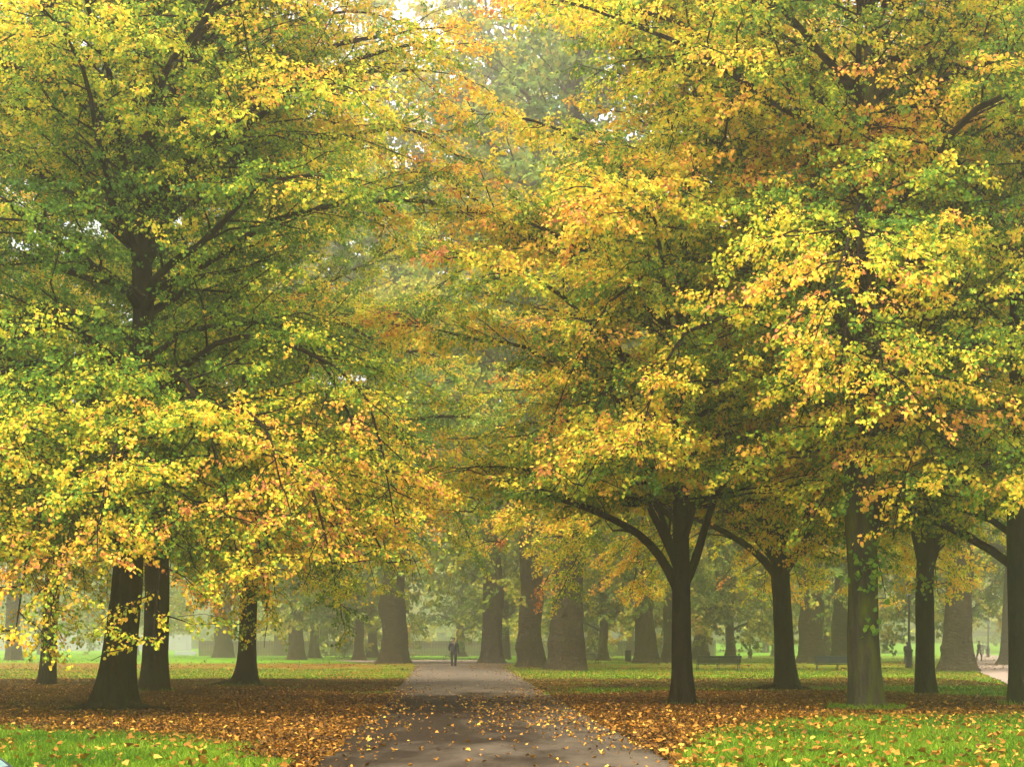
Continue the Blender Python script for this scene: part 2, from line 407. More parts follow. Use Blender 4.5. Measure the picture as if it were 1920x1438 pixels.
class Grow:
    """grows limbs, branchlets, twigs and leaves of one tree around the axis of its trunk"""
    def __init__(s, seed, zb, zt, R, trunk_r, fork, top, n_limb, offs, sub_step=.36, twig_step=.25, leaf_step=.05, scale=1.0,
                 leaf=(.050, .094), bias=0.0, extra=(), low_end=None, prof_pow=.62, gap=None, two=2.0, wood_twigs=True, zmin=None, thin=.40, polys=()):
        s.rng = RS(seed); s.py = random.Random(seed)
        s.zb, s.zt, s.R = zb, zt, R
        s.offs = offs; s.scale = scale; s.prof_pow = prof_pow
        s.limbs = []; s.tw_p = []; s.tw_d = []; s.tw_l = []; s.tw_h = []
        s.bias = bias; s.leaf = leaf; s.leaf_step = leaf_step; s.two = two
        s.thin = thin; s.zmin = zmin if zmin is not None else (lambda x, y: -9.0); s.sub_step = sub_step; s.twig_step = twig_step; s.wood_twigs = wood_twigs
        low_end = zb if low_end is None else low_end
        u = s.py.uniform
        for q in polys:
            pts = np.array(q[1:], float); rad = q[0]
            k = np.concatenate([[0], np.cumsum(np.linalg.norm(pts[1:]-pts[:-1], axis=1))]); m = max(10, int(k[-1]/.3))
            tt = np.linspace(0, k[-1], m)
            P = np.stack([np.interp(tt, k, pts[:, c]) for c in range(3)], -1)
            for _ in range(2): P[1:-1] = (P[:-2]+2*P[1:-1]+P[2:])/4
            s.finish(P, rad, .32)
        for (hs, az, er, ez, rad, *st) in extra:
            s.limb(hs, math.radians(az), er, ez, rad, st[0] if st else .35)
        for i in range(n_limb):
            fr = (i+.5)/n_limb
            hs = fork+(top-fork)*fr**.95
            az = i*2.39996+u(-.35, .35)+seed
            if fr < .28:
                ez = low_end+u(0, .30)*R
            elif fr < .6:
                ez = hs+R*u(.05, .5)
            else:
                ez = hs+(zt-hs)*u(.12, .92)
            er = s.env(ez)*u(.78, 1.02)
            s.limb(hs, az, er, ez, trunk_r*u(.21, .32)*(1-.35*fr), 0.5 if fr < .28 else u(.3, .7))
        # leader
        p = s.axis(top); 
        s.limb(top-.1, u(0, 6), R*.16, zt*.99, trunk_r*.33, 1.2)

    def axis(s, z):
        o = s.offs
        return np.array([np.interp(z, [p[0] for p in o], [p[1] for p in o]), np.interp(z, [p[0] for p in o], [p[2] for p in o]), z])

    def env(s, z):
        t = min(max((z-s.zb)/(s.zt-s.zb), 0), 1)
        a = .80+.20*min(t/.25, 1)
        b = max(1-max(t-.30, 0)/.70, 0)**s.prof_pow
        return s.R*a*(.10+.90*b)

    def limb(s, hs, az, er, ez, rad, steep):
        u = s.py.uniform
        d = np.array([math.cos(az), math.sin(az), 0.0]); up = np.array([0, 0, 1.0])
        p0 = s.axis(hs); ax = s.axis(ez); p3 = ax+d*er; p3[2] = ez
        dz = ez-hs
        p1 = p0+d*er*.28+up*(er*.30*steep+max(dz, 0)*.35)
        p2 = p0+d*er*.72+up*(max(dz, 0)*.75+er*.18+(.25*er if dz < 0 else 0))
        L = np.linalg.norm(p3-p0)
        n = max(6, int(L/(.55*s.scale)))
        P = bez(p0, p1, p2, p3, n)
        t = np.linspace(0, 1, n)
        wob = np.stack([np.interp(t, np.linspace(0, 1, 6), s.rng.randn(6)) for _ in range(3)], -1)*L*.022
        wob[0] = 0
        P = P+wob
        P[1:, 2] = np.maximum(P[1:, 2], [s.zmin(a, b)+.35 for a, b in P[1:, :2]])
        s.finish(P, rad, .14)

    def finish(s, P, rad, start):
        u = s.py.uniform; up = np.array([0, 0, 1.0])
        n = len(P); t = np.linspace(0, 1, n)
        R = rad*(1-t)**.8+.010*s.scale
        tubes = [(P, R, 7)]
        cum = np.concatenate([[0], np.cumsum(np.linalg.norm(P[1:]-P[:-1], axis=1))]); L = cum[-1]
        pos = L*start; sgn = 1; k = 0
        while pos < L:
            tt = pos/L
            b = np.array([np.interp(pos, cum, P[:, c]) for c in range(3)])
            tg = np.array([np.interp(min(pos+.2, L), cum, P[:, c])-np.interp(max(pos-.2, 0), cum, P[:, c]) for c in range(3)]); tg /= np.linalg.norm(tg)+1e-9
            sd = np.cross(tg, up); sd /= np.linalg.norm(sd)+1e-9
            ln = min(2.7*s.scale, .40*L*(1-tt)+.95*s.scale)*u(.65, 1.15)
            dr = tg*u(.35, .85)+sd*sgn*u(.5, 1.0)+up*u(-.25, .55); dr /= np.linalg.norm(dr)
            s.sub(b, dr, ln, max(.011*s.scale, min(.34*np.interp(pos, cum, R), .035*s.scale)), tubes)
            pos += s.sub_step*s.scale*u(.6, 1.4); sgn = -sgn; k += 1
        s.sub(P[-1], nrm(P[-1]-P[-2]), .9*s.scale, .012*s.scale, tubes)
        s.limbs.append(tubes)

    def sub(s, b, dr, ln, rad, tubes):
        u = s.py.uniform
        e = b+dr*ln
        if e[2]-.15 < s.zmin(e[0], e[1]): dr = nrm(dr*np.array([1, 1, .1])+np.array([0, 0, .15]))
        n = 5
        t = np.linspace(0, 1, n)[:, None]
        bend = np.array([u(-.2, .2), u(-.2, .2), u(-.38, .10)])
        if (b+dr*ln+bend*ln)[2] < s.zmin(e[0], e[1]): bend[2] = .0
        P = b+dr*ln*t+bend*ln*t*t
        P[1:-1] += s.rng.randn(n-2, 3)*ln*.025
        tubes.append((P, rad*(1-t[:, 0])**.8+.005*s.scale, 4))
        hue = s.py.gauss(0, 1)
        pos = .12*ln; sgn = 1; up = np.array([0, 0, 1.0])
        while pos < ln:
            tt = pos/ln
            q = b+dr*pos+bend*ln*tt*tt
            tg = dr+2*bend*tt; tg /= np.linalg.norm(tg)
            sd = np.cross(tg, up); sd /= np.linalg.norm(sd)+1e-9
            d2 = tg*u(.4, .9)+sd*sgn*u(.4, 1.0)+up*u(-.45, .35); d2 /= np.linalg.norm(d2)
            l2 = u(.42, .9)*s.scale
            if q[2]+min(d2[2], 0)*l2-.3 < s.zmin(q[0], q[1]):
                pos += s.twig_step*s.scale; continue
            s.tw_p.append(q); s.tw_d.append(d2); s.tw_l.append(l2); s.tw_h.append(hue*.95+s.py.gauss(0, .7))
            if s.wood_twigs:
                e = q+d2*l2+np.array([0, 0, -.16*l2])
                tubes.append((np.stack([q, q+d2*l2*.55, e]), np.array([.006, .005, .003])*s.scale, 3))
            pos += s.twig_step*s.scale*u(.6, 1.4); sgn = -sgn

    def leaves(s, hue_fn=None):
        rng = s.rng
        p = np.array(s.tw_p); d = np.array(s.tw_d); l = np.array(s.tw_l); h = np.array(s.tw_h)
        cnt = np.maximum(3, (l/(s.leaf_step*s.scale)*s.two/2*(.5+rng.rand(len(l)))).astype(int))
        idx = np.repeat(np.arange(len(l)), cnt)
        n = len(idx)
        t = rng.rand(n)**.8
        pos = p[idx]+d[idx]*(l[idx]*t)[:, None]; pos[:, 2] -= .16*l[idx]*t*t
        rv = nrm(rng.randn(n, 3))
        off = nrm(rv+np.array([0, 0, -.5]))*(.03+.13*rng.rand(n)**1.5)[:, None]*s.scale
        pos = pos+off
        axis = nrm(d[idx]*.45+rv*.75+np.array([0, 0, -.55]))
        out = pos.copy(); out[:, 2] = 0
        nn = nrm(nrm(out)*.55+np.array([0, 0, .65])+rng.randn(n, 3)*.55)
        keep = rng.rand(n) > s.thin*smooth(.42, .75, (pos[:, 2]-s.zb)/(s.zt-s.zb))
        idx, t, pos, axis, nn = idx[keep], t[keep], pos[keep], axis[keep], nn[keep]; n = len(idx)
        size = s.leaf[0]+(s.leaf[1]-s.leaf[0])*rng.rand(n)
        ax = np.array([s.axis(z)[:2] for z in np.linspace(0, s.zt+2, 40)])
        zz = np.linspace(0, s.zt+2, 40)
        rx = pos[:, 0]-np.interp(pos[:, 2], zz, ax[:, 0]); ry = pos[:, 1]-np.interp(pos[:, 2], zz, ax[:, 1])
        rr = np.hypot(rx, ry)
        ez = np.array([s.env(z) for z in zz]); en = np.interp(pos[:, 2], zz, ez)
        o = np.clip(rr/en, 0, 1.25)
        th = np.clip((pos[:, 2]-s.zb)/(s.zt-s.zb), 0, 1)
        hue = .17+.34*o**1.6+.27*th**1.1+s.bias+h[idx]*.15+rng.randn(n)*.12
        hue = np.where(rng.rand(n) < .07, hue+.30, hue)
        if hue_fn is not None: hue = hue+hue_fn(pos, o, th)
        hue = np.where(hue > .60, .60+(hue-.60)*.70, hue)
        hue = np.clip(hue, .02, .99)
        return pos, axis, nn, size, hue

def lime_tree(loc, seed, label, zb, zt, R, r, fork, top, offs, n_limb=24, bias=0.0, extra=(), bark=BARK, rot=0.0, leaf_step=.0172, low_end=None, flare=.55, roots=(),
              hue_fn=None, prof_pow=.62, lump=.08, sprouts=(), zmin=None, leaf=(.050, .094), polys=(), thin=.40):
    root = empty('lime_tree', (loc[0], loc[1], float(gz(loc[0], loc[1]))))
    tag(root, label, 'tree', 'lime trees lining the path')
    prof = [(0, r), (1.0, r*.97), (2.2, r*.95), (fork, r*.93), (fork+1.5, r*.80), ((fork+top)/2, r*.55), (top, r*.20)]
    link('trunk', trunk_mesh('trunk', prof, offs, seed, lump=lump, flare=flare), bark, root)
    g = Grow(seed, zb, zt, R, r, fork, top, n_limb, offs, bias=bias, extra=extra, leaf_step=leaf_step, low_end=low_end, prof_pow=prof_pow, zmin=zmin, leaf=leaf, polys=polys, thin=thin)
    for tb in g.limbs:
        link('limb', tubes_mesh('limb', tb), BARK, root)
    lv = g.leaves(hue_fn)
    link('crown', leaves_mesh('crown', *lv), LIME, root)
    for (az, ln, rr) in roots:
        a = math.radians(az); t = np.linspace(0, 1, 9); rng = RS(int(az)+seed)
        rad_ = r*.75+ln*t
        side = np.cumsum(rng.randn(9))*.05*ln
        P = np.stack([np.cos(a)*rad_-np.sin(a)*side, np.sin(a)*rad_+np.cos(a)*side, .17*(1-t)**2.2-.035*t+.012*rng.randn(9)], -1)
        link('root', tubes_mesh('root', [(P, rr*.62*(1-t)**.6+.014, 8)]), bark, root)
    for (x, y, z, sp, n) in sprouts:
        rng = RS(int(seed+z*100))
        p = np.array([x, y, z])+rng.randn(n, 3)*np.array([.16, .05, .16])*sp
        a = nrm(rng.randn(n, 3)*.5+np.array([0, -.4, -.6])); nn = nrm(rng.randn(n, 3)*.4+np.array([0, -1, .4]))
        link('foliage', leaves_mesh('foliage', p, a, nn, .08+.06*rng.rand(n), np.clip(.2+rng.randn(n)*.1, 0, 1)), LIME, root)
    return root

def front_gold(amount, zlo, zhi, side=0.0):
    def f(pos, o, th):
        q = g(pos, o, th)/amount
        r = RS(len(pos) % 977)
        return amount*q+q*.15*r.randn(len(pos))+side*(smooth(.45, .75, th)*smooth(1.5, 6, pos[:, 0])-.55*smooth(5.5, 7, pos[:, 2])*(1-smooth(9, 12, pos[:, 2])))
    def g(pos, o, th):
        m = smooth(zlo-1, zlo+.4, pos[:, 2])*(1-smooth(zhi-.5, zhi+1.2, pos[:, 2]))*smooth(.5, .85, o)
        return amount*m
    return f

def O(*a): return [(-1, 0, 0)]+[(z, x, y) for z, x, y in a]

lime_tree((-8.1, 36.8), 11, 'thick dark lime with flared foot, foremost of the left trees', 1.6, 25, 7.9, .335, 3.2, 17,
          O((0, 0, 0), (1.4, .17, 0), (3.6, .33, 0), (7.9, .62, 0), (10, .5, .2), (17, .9, .3)), 56, bias=-.02, thin=.22, low_end=1.7, flare=.75, leaf=(.042, .082), roots=((200, 1.5, .12), (235, 1.1, .10), (330, 1.9, .13), (295, 1.0, .10), (10, 1.2, .10)),
          hue_fn=front_gold(.17, 2.2, 5.2, .17), prof_pow=.5, zmin=lambda x, y: np.interp(x, [-9, 1.0, 2.6, 9], [.55, .75, 1.25, 4.6]), extra=((10.3, -12, 6.3, 12.9, .09), (11.2, 14, 6.2, 14.2, .09), (11.8, -40, 6.2, 14.8, .09), (12.2, -5, 5.6, 15.8, .08), (9.3, 160, 3.2, 15.5, .15), (9.0, 20, 2.6, 16, .15), (3.3, 228, 6.2, 1.3, .07), (3.5, 262, 5.6, 1.2, .07), (3.4, 244, 5.8, 1.7, .07), (3.6, 292, 5.6, 1.3, .07), (3.8, 318, 6.4, 2.8, .08), (4.0, 245, 6.4, 3.4, .08), (3.9, 195, 6.6, 2.2, .07), (4.2, 277, 6.2, 3.6, .08), (4.4, 305, 6.6, 4.2, .08)))
lime_tree((-15.5, 60.5), 12, 'slim dark lime at the far left edge of the leaf bed', 2.6, 25, 8.4, .27, 4.0, 17, O((0, 0, 0), (5, .25, 0), (17, .3, 0)), 36, bias=-.07, thin=.2)
lime_tree((-9.9, 50.2), 13, 'stout lime standing just behind the thick foremost left tree', 2.4, 25, 8.2, .36, 3.8, 17, O((0, 0, 0), (5, .1, 0), (17, .2, 0)), 36, bias=-.08, thin=.2)
lime_tree((-15.2, 40.5), 20, 'lime standing outside the picture, its crown filling the upper left edge', 3.2, 25, 7.6, .3, 4.2, 17, O((0, 0, 0), (17, .2, 0)), 44, bias=-.02, thin=.2, zmin=lambda x, y: 3.4)
lime_tree((-8.7, 59.5), 14, 'straight dark lime with a wide rooted foot, nearest the path on the left', 3.0, 25, 8.8, .285, 4.2, 17,
          O((0, 0, 0), (5, .08, 0), (17, 0, 0)), 44, bias=-.09, thin=.2, flare=.95, roots=((190, 1.9, .14), (250, 1.0, .10), (320, .9, .1)), prof_pow=.5, zmin=lambda x, y: 2.9+max(0, x-5)*.2,
          extra=((4.8, -18, 8.0, 5.4, .09), (6, -5, 8.6, 8.6, .11), (9, 6, 8.4, 12.2, .11)))
lime_tree((3.72, 39.5), 15, 'slender vase shaped lime forking low, first tree right of the path', 3.3, 22, 6.3, .212, 2.7, 15.5,
          O((0, 0, 0), (2.5, -.05, 0), (6, -.05, 0), (14, .1, 0)), 42, bias=.07, prof_pow=.55, zmin=lambda x, y: 4.05+.9*float(smooth(.5, 2, x)),
          polys=((.105, (-.05, 0, 2.35), (-.30, -.02, 2.95), (-.62, -.05, 3.45), (-1.1, -.1, 3.85), (-2.0, -.2, 4.25), (-4.4, -.3, 5.0)), (.085, (-.08, 0, 2.9), (-.32, 0, 3.5), (-.62, .1, 4.1), (-1.1, .3, 5.2), (-2.2, .6, 7.0)), (.10, (.0, 0, 2.55), (.27, 0, 3.05), (.42, 0, 3.7), (.75, -.1, 4.7), (1.7, -.2, 6.4))),
          extra=((3.4, 250, 4.6, 5.2, .06, .9), (5.5, 172, 6.0, 8.2, .07), (7.5, 188, 6.0, 11.2, .07), (6, 215, 6, 9, .07)))
lime_tree((8.25, 54.6), 16, 'dark lime with a broad foot and spreading low boughs, between the two benches', 2.3, 25, 8.4, .30, 3.6, 17,
          O((0, 0, 0), (3.9, -.2, 0), (14, -.2, 0)), 44, bias=.01, polys=((.13, (-.2, 0, 3.3), (-.62, -.1, 3.85), (-1.2, -.2, 4.35), (-2.1, -.3, 4.85), (-4.4, -.5, 5.8)), (.10, (-.2, 0, 3.7), (-.6, .05, 4.2), (-1.05, .1, 4.7), (-2.4, .3, 6.2)), (.15, (-.1, 0, 3.5), (.28, 0, 4.05), (.75, -.1, 4.75), (1.4, -.2, 5.3), (3.4, -.3, 6.4)), (.09, (-.05, 0, 3.7), (.5, 0, 4.15), (1.3, .1, 4.55), (3.6, .2, 5.3))), flare=.8, roots=((185, 1.6, .12), (300, .9, .10), (350, .8, .11)), prof_pow=.5, zmin=lambda x, y: 5.4-3.0*float(smooth(-1, 4, y))-1.4*float(smooth(4, 7, -x)),
          extra=( (6, 176, 8.6, 9.2, .11), (9, 186, 8.4, 12.6, .11), (5.0, 190, 8.4, 4.2, .09), (4.4, 120, 7.6, 3.2, .08), (4.2, 85, 7.8, 3.0, .08), (4.4, 55, 7.8, 3.0, .08), (4.8, 150, 8, 3.6, .08)))
lime_tree((7.05, 36.2), 17, 'green mossy lime with the thickest trunk on the right, grass at its foot', 4.3, 25, 7.8, .315, 5.0, 18,
          O((0, 0, 0), (4.6, -.12, 0), (9.4, .06, 0), (16, .15, 0)), 52, bias=.07, zmin=lambda x, y: 4.1, leaf=(.044, .084), bark=BARK_MOSSY, prof_pow=.5, hue_fn=front_gold(.12, 4.5, 8),
          extra=((2.9, -8, 3.2, 5.0, .16, .7), (6.5, 150, 4.5, 13, .12), (8, 170, 4.0, 15.5, .11), (8.5, 40, 3.8, 15, .10)),
          sprouts=((.05, -.34, 3.0, 1.2, 26), (.0, -.34, 2.6, 1.3, 34), (.05, -.33, 1.75, .8, 12)))
lime_tree((11.05, 48.6), 18, 'dark lime forking in a narrow vase beside the tall lamp post', 2.7, 24, 7.8, .262, 3.1, 16,
          O((0, 0, 0), (4, .02, 0), (14, .1, 0)), 40, bias=.07,
          zmin=lambda x, y: 4.7-2.4*float(smooth(0, 4, y))*float(smooth(-1, 1, x)), extra=((2.9, 12, 4.2, 5.8, .12, 1.0), (3.1, 165, 3.8, 6.6, .12, 1.2), (4.2, 75, 7.4, 2.9, .07), (4.5, 40, 7, 3.0, .07)), sprouts=((.1, -.3, 3.0, 1.6, 40),))
lime_tree((10.82, 38.4), 19, 'dark lime cut by the right edge of the picture', 3.2, 23, 7.2, .235, 3.0, 16,
          O((0, 0, 0), (3.6, -.15, 0), (14, -.1, 0)), 40, bias=.07, zmin=lambda x, y: 3.0, extra=((2.9, 170, 4.4, 4.6, .09),))

# ------------------------------------------------------------------ planes behind
def plane_kit(seed, zb, zt, R, n_limb, low):
    offs = O((0, 0, 0), (40, 0, 0))
    g = Grow(seed, zb, zt, R, .95, 7.5, zt*.72, n_limb, offs, scale=2.3, leaf=(.16, .27), thin=0.0, leaf_step=.018, low_end=low, wood_twigs=False, sub_step=.45, twig_step=.30, bias=-.07)
    tb = [t for l in g.limbs for t in l]
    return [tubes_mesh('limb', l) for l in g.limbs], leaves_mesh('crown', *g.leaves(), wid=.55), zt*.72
KITS = [plane_kit(41, 6.2, 38, 11.5, 22, 6.0), plane_kit(42, 6.2, 36, 12, 22, 6.0), plane_kit(43, 7.0, 34, 11, 20, 7.0)]

def plane_tree(loc, seed, label, r_base, r_mid, kit, scale=1.0, rz=0.0, burls=(), flare=.5, group='great plane trees beyond the limes'):
    root = empty('plane_tree', (loc[0], loc[1], float(gz(loc[0], loc[1]))), 0)
    tag(root, label, 'tree', group)
    limbs, crown, top = KITS[kit]
    rb = r_mid+(r_base-r_mid)*.8
    prof = [(0, rb), (.4, r_mid+(rb-r_mid)*.72), (1.0, r_mid+(rb-r_mid)*.42), (2.0, r_mid+(rb-r_mid)*.15), (3.4, r_mid), (5.5, r_mid*.95), (8, r_mid*.9), (10, r_mid*.75), (top*.7*scale, r_mid*.4), (top*scale, r_mid*.14)]
    link('trunk', trunk_mesh('trunk', prof, O((0, 0, 0), (30, .1, 0)), seed, sides=36, lump=.17, flare=flare*.55, flare_h=.45, step=.15, burls=burls), PLANE_BARK, root)
    for me in limbs:
        o = link('limb', me, PLANE_BARK, root); o.rotation_euler.z = rz; o.scale = (scale,)*3
    o = link('crown', crown, PLANE_LEAF, root); o.rotation_euler.z = rz; o.scale = (scale,)*3
    return root

plane_tree((-8.75, 134), 51, 'plane tree with a swollen bulging trunk at the left of the path end', 1.15, .88, 0, 1.3, .4, burls=((4.3, PI, .22, .8), (4.0, 0, .18, .7), (5.6, PI*.9, .15, .5)), flare=.55)
plane_tree((-1.45, 132), 52, 'straight plane trunk just right of the walking man', .95, .72, 1, 1.4, 2.0, burls=((4.6, 0, .15, .6), (2.5, PI, .1, .4)))
plane_tree((1.12, 110), 53, 'plane with a burr low on its left side, beside the broadest trunk', .95, .68, 0, .98, 4.0, burls=((1.3, PI*1.2, .28, .5), (3.9, PI, .2, .3)))
plane_tree((2.85, 94), 54, 'broadest wrinkled plane trunk right of the path', 1.1, .80, 2, 1.15, 1.0, burls=((1.4, PI*1.05, .18, .4), (2.8, 0, .1, .3)), flare=.6)
plane_tree((9.95, 136), 55, 'tall plane trunk between the forked lime and the small litter bin', 1.05, .72, 1, .95, 3.1, burls=((2.0, 0, .12, .4),))
plane_tree((12.3, 141), 56, 'plane trunk half hidden behind the slender forked lime', .8, .5, 2, .9, 5.0)
plane_tree((22.0, 133), 57, 'plane trunk rising behind the left end of the front facing bench', 1.15, .86, 0, .95, 2.6, flare=.5)
plane_tree((26.4, 143), 58, 'wide ribbed plane trunk behind the front facing bench and mossy lime', 1.3, 1.05, 1, 1.0, .9, burls=((4.0, 3*PI/2, .10, .4),))
plane_tree((22.9, 93), 59, 'massive plane trunk where the side path bends on the right', 1.05, .66, 2, 1.0, 2.2, burls=((1.2, PI, .18, .3),), flare=.7)
plane_tree((33.5, 121), 60, 'faint plane trunk partly behind the lime at the right edge', 1.0, .7, 0, .9, 5.5)
plane_tree((-31, 195), 61, 'hazy plane trunk on the left beyond the pale slatted bench', 1.15, .9, 1, .9, 1.3)

for i, (x, y, k, sc_, rz, lb) in enumerate((  # planes added so that their crowns shade the mist below
        (-20, 168, 0, 1.25, 2.2, 'added dim plane trunk between the straight left lime and the hazy lawn trunk'),
        (-44, 160, 2, .95, .6, 'added dim plane trunk seen between the slim lime and the thick lime on the left'),
        (-11.5, 178, 1, 1.3, 3.3, 'added dim plane trunk hidden behind the bulging plane'),
        (5.3, 172, 2, 1.35, 1.2, 'added dim plane seen in the gap right of the broadest trunk'),
        (17.5, 168, 1, .95, 4.4, 'added dim plane trunk behind the slender forked lime and bench back'),
        (34.5, 176, 0, 1.0, 2.9, 'added dim plane trunk just right of the mossy lime'),
        (45.5, 150, 2, .95, 5.1, 'added dim plane trunk left of the people on the side path'),
        (31.5, 215, 1, 1.0, .4, 'distant plane trunk between the slim lamp and the broad footed lime'),
        (10, 225, 2, 1.0, 2.0, 'distant plane behind the striding person'))):
    plane_tree((x, y), 80+i, lb, .85, .6, k, sc_, rz, group='added planes shading the mist')

# ------------------------------------------------------------------ smaller trees farther off
def far_kit(seed, zb, zt, R, n_limb, leaf, bias):
    offs = O((0, 0, 0), (30, 0, 0))
    g = Grow(seed, zb, zt, R, .4, max(zb, 2.2), zt*.72, n_limb, offs, scale=1.9, leaf=leaf, leaf_step=.05, low_end=zb, wood_twigs=False, sub_step=.5, twig_step=.36, bias=bias)
    tb = [t for l in g.limbs for t in l]
    tr = trunk_mesh('trunk', [(0, .5), (1, .44), (3, .40), (zt*.4, .3), (zt*.72, .1)], offs, seed, sides=16, step=.25)
    return tr, tubes_mesh('limbs', tb), leaves_mesh('crown', *g.leaves(), wid=.55)
FAR = [far_kit(71, 2.4, 17, 7.5, 20, (.24, .40), -.05), far_kit(72, 3.0, 20, 8, 20, (.26, .42), .05), far_kit(73, 1.0, 9, 5.0, 16, (.22, .36), -.06)]

def far_tree(x, y, kit, s, rz, label, group='trees in the mist'):
    root = empty('park_tree', (x, y, float(gz(x, y))))
    tag(root, label, 'tree', group)
    for nm, me, mt in zip(('trunk', 'limbs', 'crown'), FAR[kit], (PLANE_BARK, PLANE_BARK, PLANE_LEAF)):
        o = link(nm, me, mt, root); o.rotation_euler.z = rz; o.scale = (s, s, s)
    return root

far_tree(20.0, 190, 1, 1.0, .5, 'thin straight trunk in the mist behind the back view bench')
far_tree(37.0, 305, 1, 1.25, 1.5, 'misty tree with flared foot between the thin trunk and the slim lamp')
far_tree(42, 300, 0, 1.1, 2.5, 'misty tree just right of the slim distant lamp')
far_tree(60, 292, 0, 1.0, 3.5, 'faint thin trunk right of the mossy lime')
far_tree(-6.1, 215, 0, 1.1, 4.5, 'dark trunk behind the walking man')
far_tree(-21.5, 197, 1, 1.2, 5.5, 'hazy trunk among low foliage left of the bulging plane')
far_tree(-31, 240, 2, 1.2, .7, 'small bushy tree on the bright strip of lawn, left of the hazy trunk')
far_tree(-15.0, 195, 2, 1.15, 1.7, 'little tree with pale drooping foliage touching the bulging plane')
far_tree(-24, 232, 2, 1.3, 2.7, 'low spreading tree behind the hazy trunk on the lawn')
far_tree(6.5, 205, 2, 1.3, 3.7, 'low yellow green tree in the mist between the broad plane and the tall plane')
far_tree(1.5, 240, 0, 1.05, 4.7, 'yellow green tree filling the gap between the two central planes')
far_tree(-3.2, 270, 1, 1.1, 5.7, 'pale tree behind the straight plane trunk')
far_tree(16, 245, 0, 1.1, .2, 'leafy tree behind the half hidden plane')
far_tree(-68, 262, 1, 1.2, 1.2, 'grey trunk on the far left before the pale hoarding')
far_tree(-52, 250, 0, 1.1, 2.2, 'pale misty tree before the hoarding, right of the slim left lime')
far_tree(-45, 205, 1, 1.15, 3.2, 'shadowy tree between the stout lime and the straight lime on the left')
far_tree(-36, 285, 0, 1.2, 4.2, 'dim tree beyond the shadowy left trees')
far_tree(66, 225, 1, 1.1, 5.2, 'dark trunk beside the row of lamps on the right')
far_tree(62, 180, 0, 1.2, .9, 'hazy trunk near the side path, right of the lamps')
far_tree(82, 300, 1, 1.2, 1.9, 'far tree at the end of the side path')
far_tree(96, 330, 0, 1.2, 2.9, 'distant tree behind the end of the side path')
far_tree(50, 345, 1, 1.2, 3.9, 'distant crown above the dark boundary wall')
far_tree(28, 350, 0, 1.2, 4.9, 'distant crown over the wall behind the benches')
far_tree(70, 365, 1, 1.2, 5.9, 'distant tree on the rising lawn at the right')

far_tree(8.2, 163, 0, .95, .9, 'leafy low tree in the mist right of the broadest plane trunk')
far_tree(14.6, 158, 1, .85, 2.1, 'yellow green tree in the mist behind the slender forked lime')
far_tree(-.6, 172, 0, .95, 3.0, 'yellow green tree hanging low behind the straight plane trunk')
far_tree(19.5, 162, 0, .95, 4.0, 'yellow green tree in the mist behind the bench back')
far_tree(29.5, 170, 1, .9, 5.0, 'yellow green tree in the mist between the mossy lime and the ribbed plane')
far_tree(-13.5, 160, 0, .95, 1.0, 'yellow green tree left of the bulging plane')
far_tree(36.5, 150, 0, 1.0, 2.6, 'leafy tree in the mist right of the tall lamp post')

# far-off wood closing the view
def far_wood():
    rng = RS(5); n = 60000
    x = rng.uniform(-150, 240, n); y = rng.uniform(400, 445, n)
    hmax = 13+9*vnoise(x, y*0, 61, 14)+5*vnoise(x, y*0+3, 62, 5)
    hmax = hmax*np.where(x < -30, .75, 1)
    z = gz(x, y)+hmax*rng.rand(n)**.7
    p = np.stack([x, y, z], -1)
    a = nrm(rng.randn(n, 3)); nn = nrm(rng.randn(n, 3)+np.array([0, -.6, .5]))
    h = np.clip(.3+.35*(vnoise(x, z*2, 63, 6))+rng.randn(n)*.13, 0, 1)
    o = link('far_wood', leaves_mesh('far_wood', p, a, nn, .7+.7*rng.rand(n), h, wid=.55), PLANE_LEAF)
    tag(o, 'far wood of misty yellow green trees beyond the park', 'wood', kind='stuff')
far_wood()

# ------------------------------------------------------------------ walls and fences far off
WALLM = simple('sooty_brick', (.060, .048, .040), .9, .1, .3, 3)
m_ = MB(); m_.box((60, 392, 1.1+1.5), (96, .4, 3.4)); m_.box((60, 392, 1.1+3.26), (96.4, .6, .12))
o = m_.build('boundary_wall', WALLM, None); tag(o, 'long dark boundary wall at the back of the rising lawn', 'wall')
HOARD = simple('grey_hoarding', (.24, .235, .22), .7, .2, .06, 1)
m_ = MB(); m_.box((-92, 345, 1.7), (62, .15, 3.4))
root = empty('hoarding', (0, 0, 0)); tag(root, 'pale grey hoarding beyond the bright lawn on the far left', 'hoarding')
m_.build('panel', HOARD, root)
m_ = MB()
for k in range(25): m_.box((-122+2.5*k, 344.86, 1.75), (.14, .12, 3.5))
m_.build('battens', HOARD, root)
FENCEM = simple('brown_boards', (.055, .036, .022), .85, .15, .3, 4)
m_ = MB()
rng = RS(9)
for k in range(330): m_.box((-40+.2*k, 232+.02*rng.randn(), .95+.02*rng.randn()), (.17, .025, 1.9))
root = empty('board_fence', (0, 0, 0)); tag(root, 'brown board fence across the back behind the walking man', 'fence')
m_.build('boards', FENCEM, root)
m_ = MB(); m_.box((-7, 232.06, 1.5), (66, .06, .1)); m_.box((-7, 232.06, .5), (66, .06, .1)); m_.build('rails', FENCEM, root)
m_ = MB()
for k in range(23): m_.box((-40+3*k, 232.13, 1.0), (.12, .1, 2.05))
m_.build('posts', FENCEM, root)
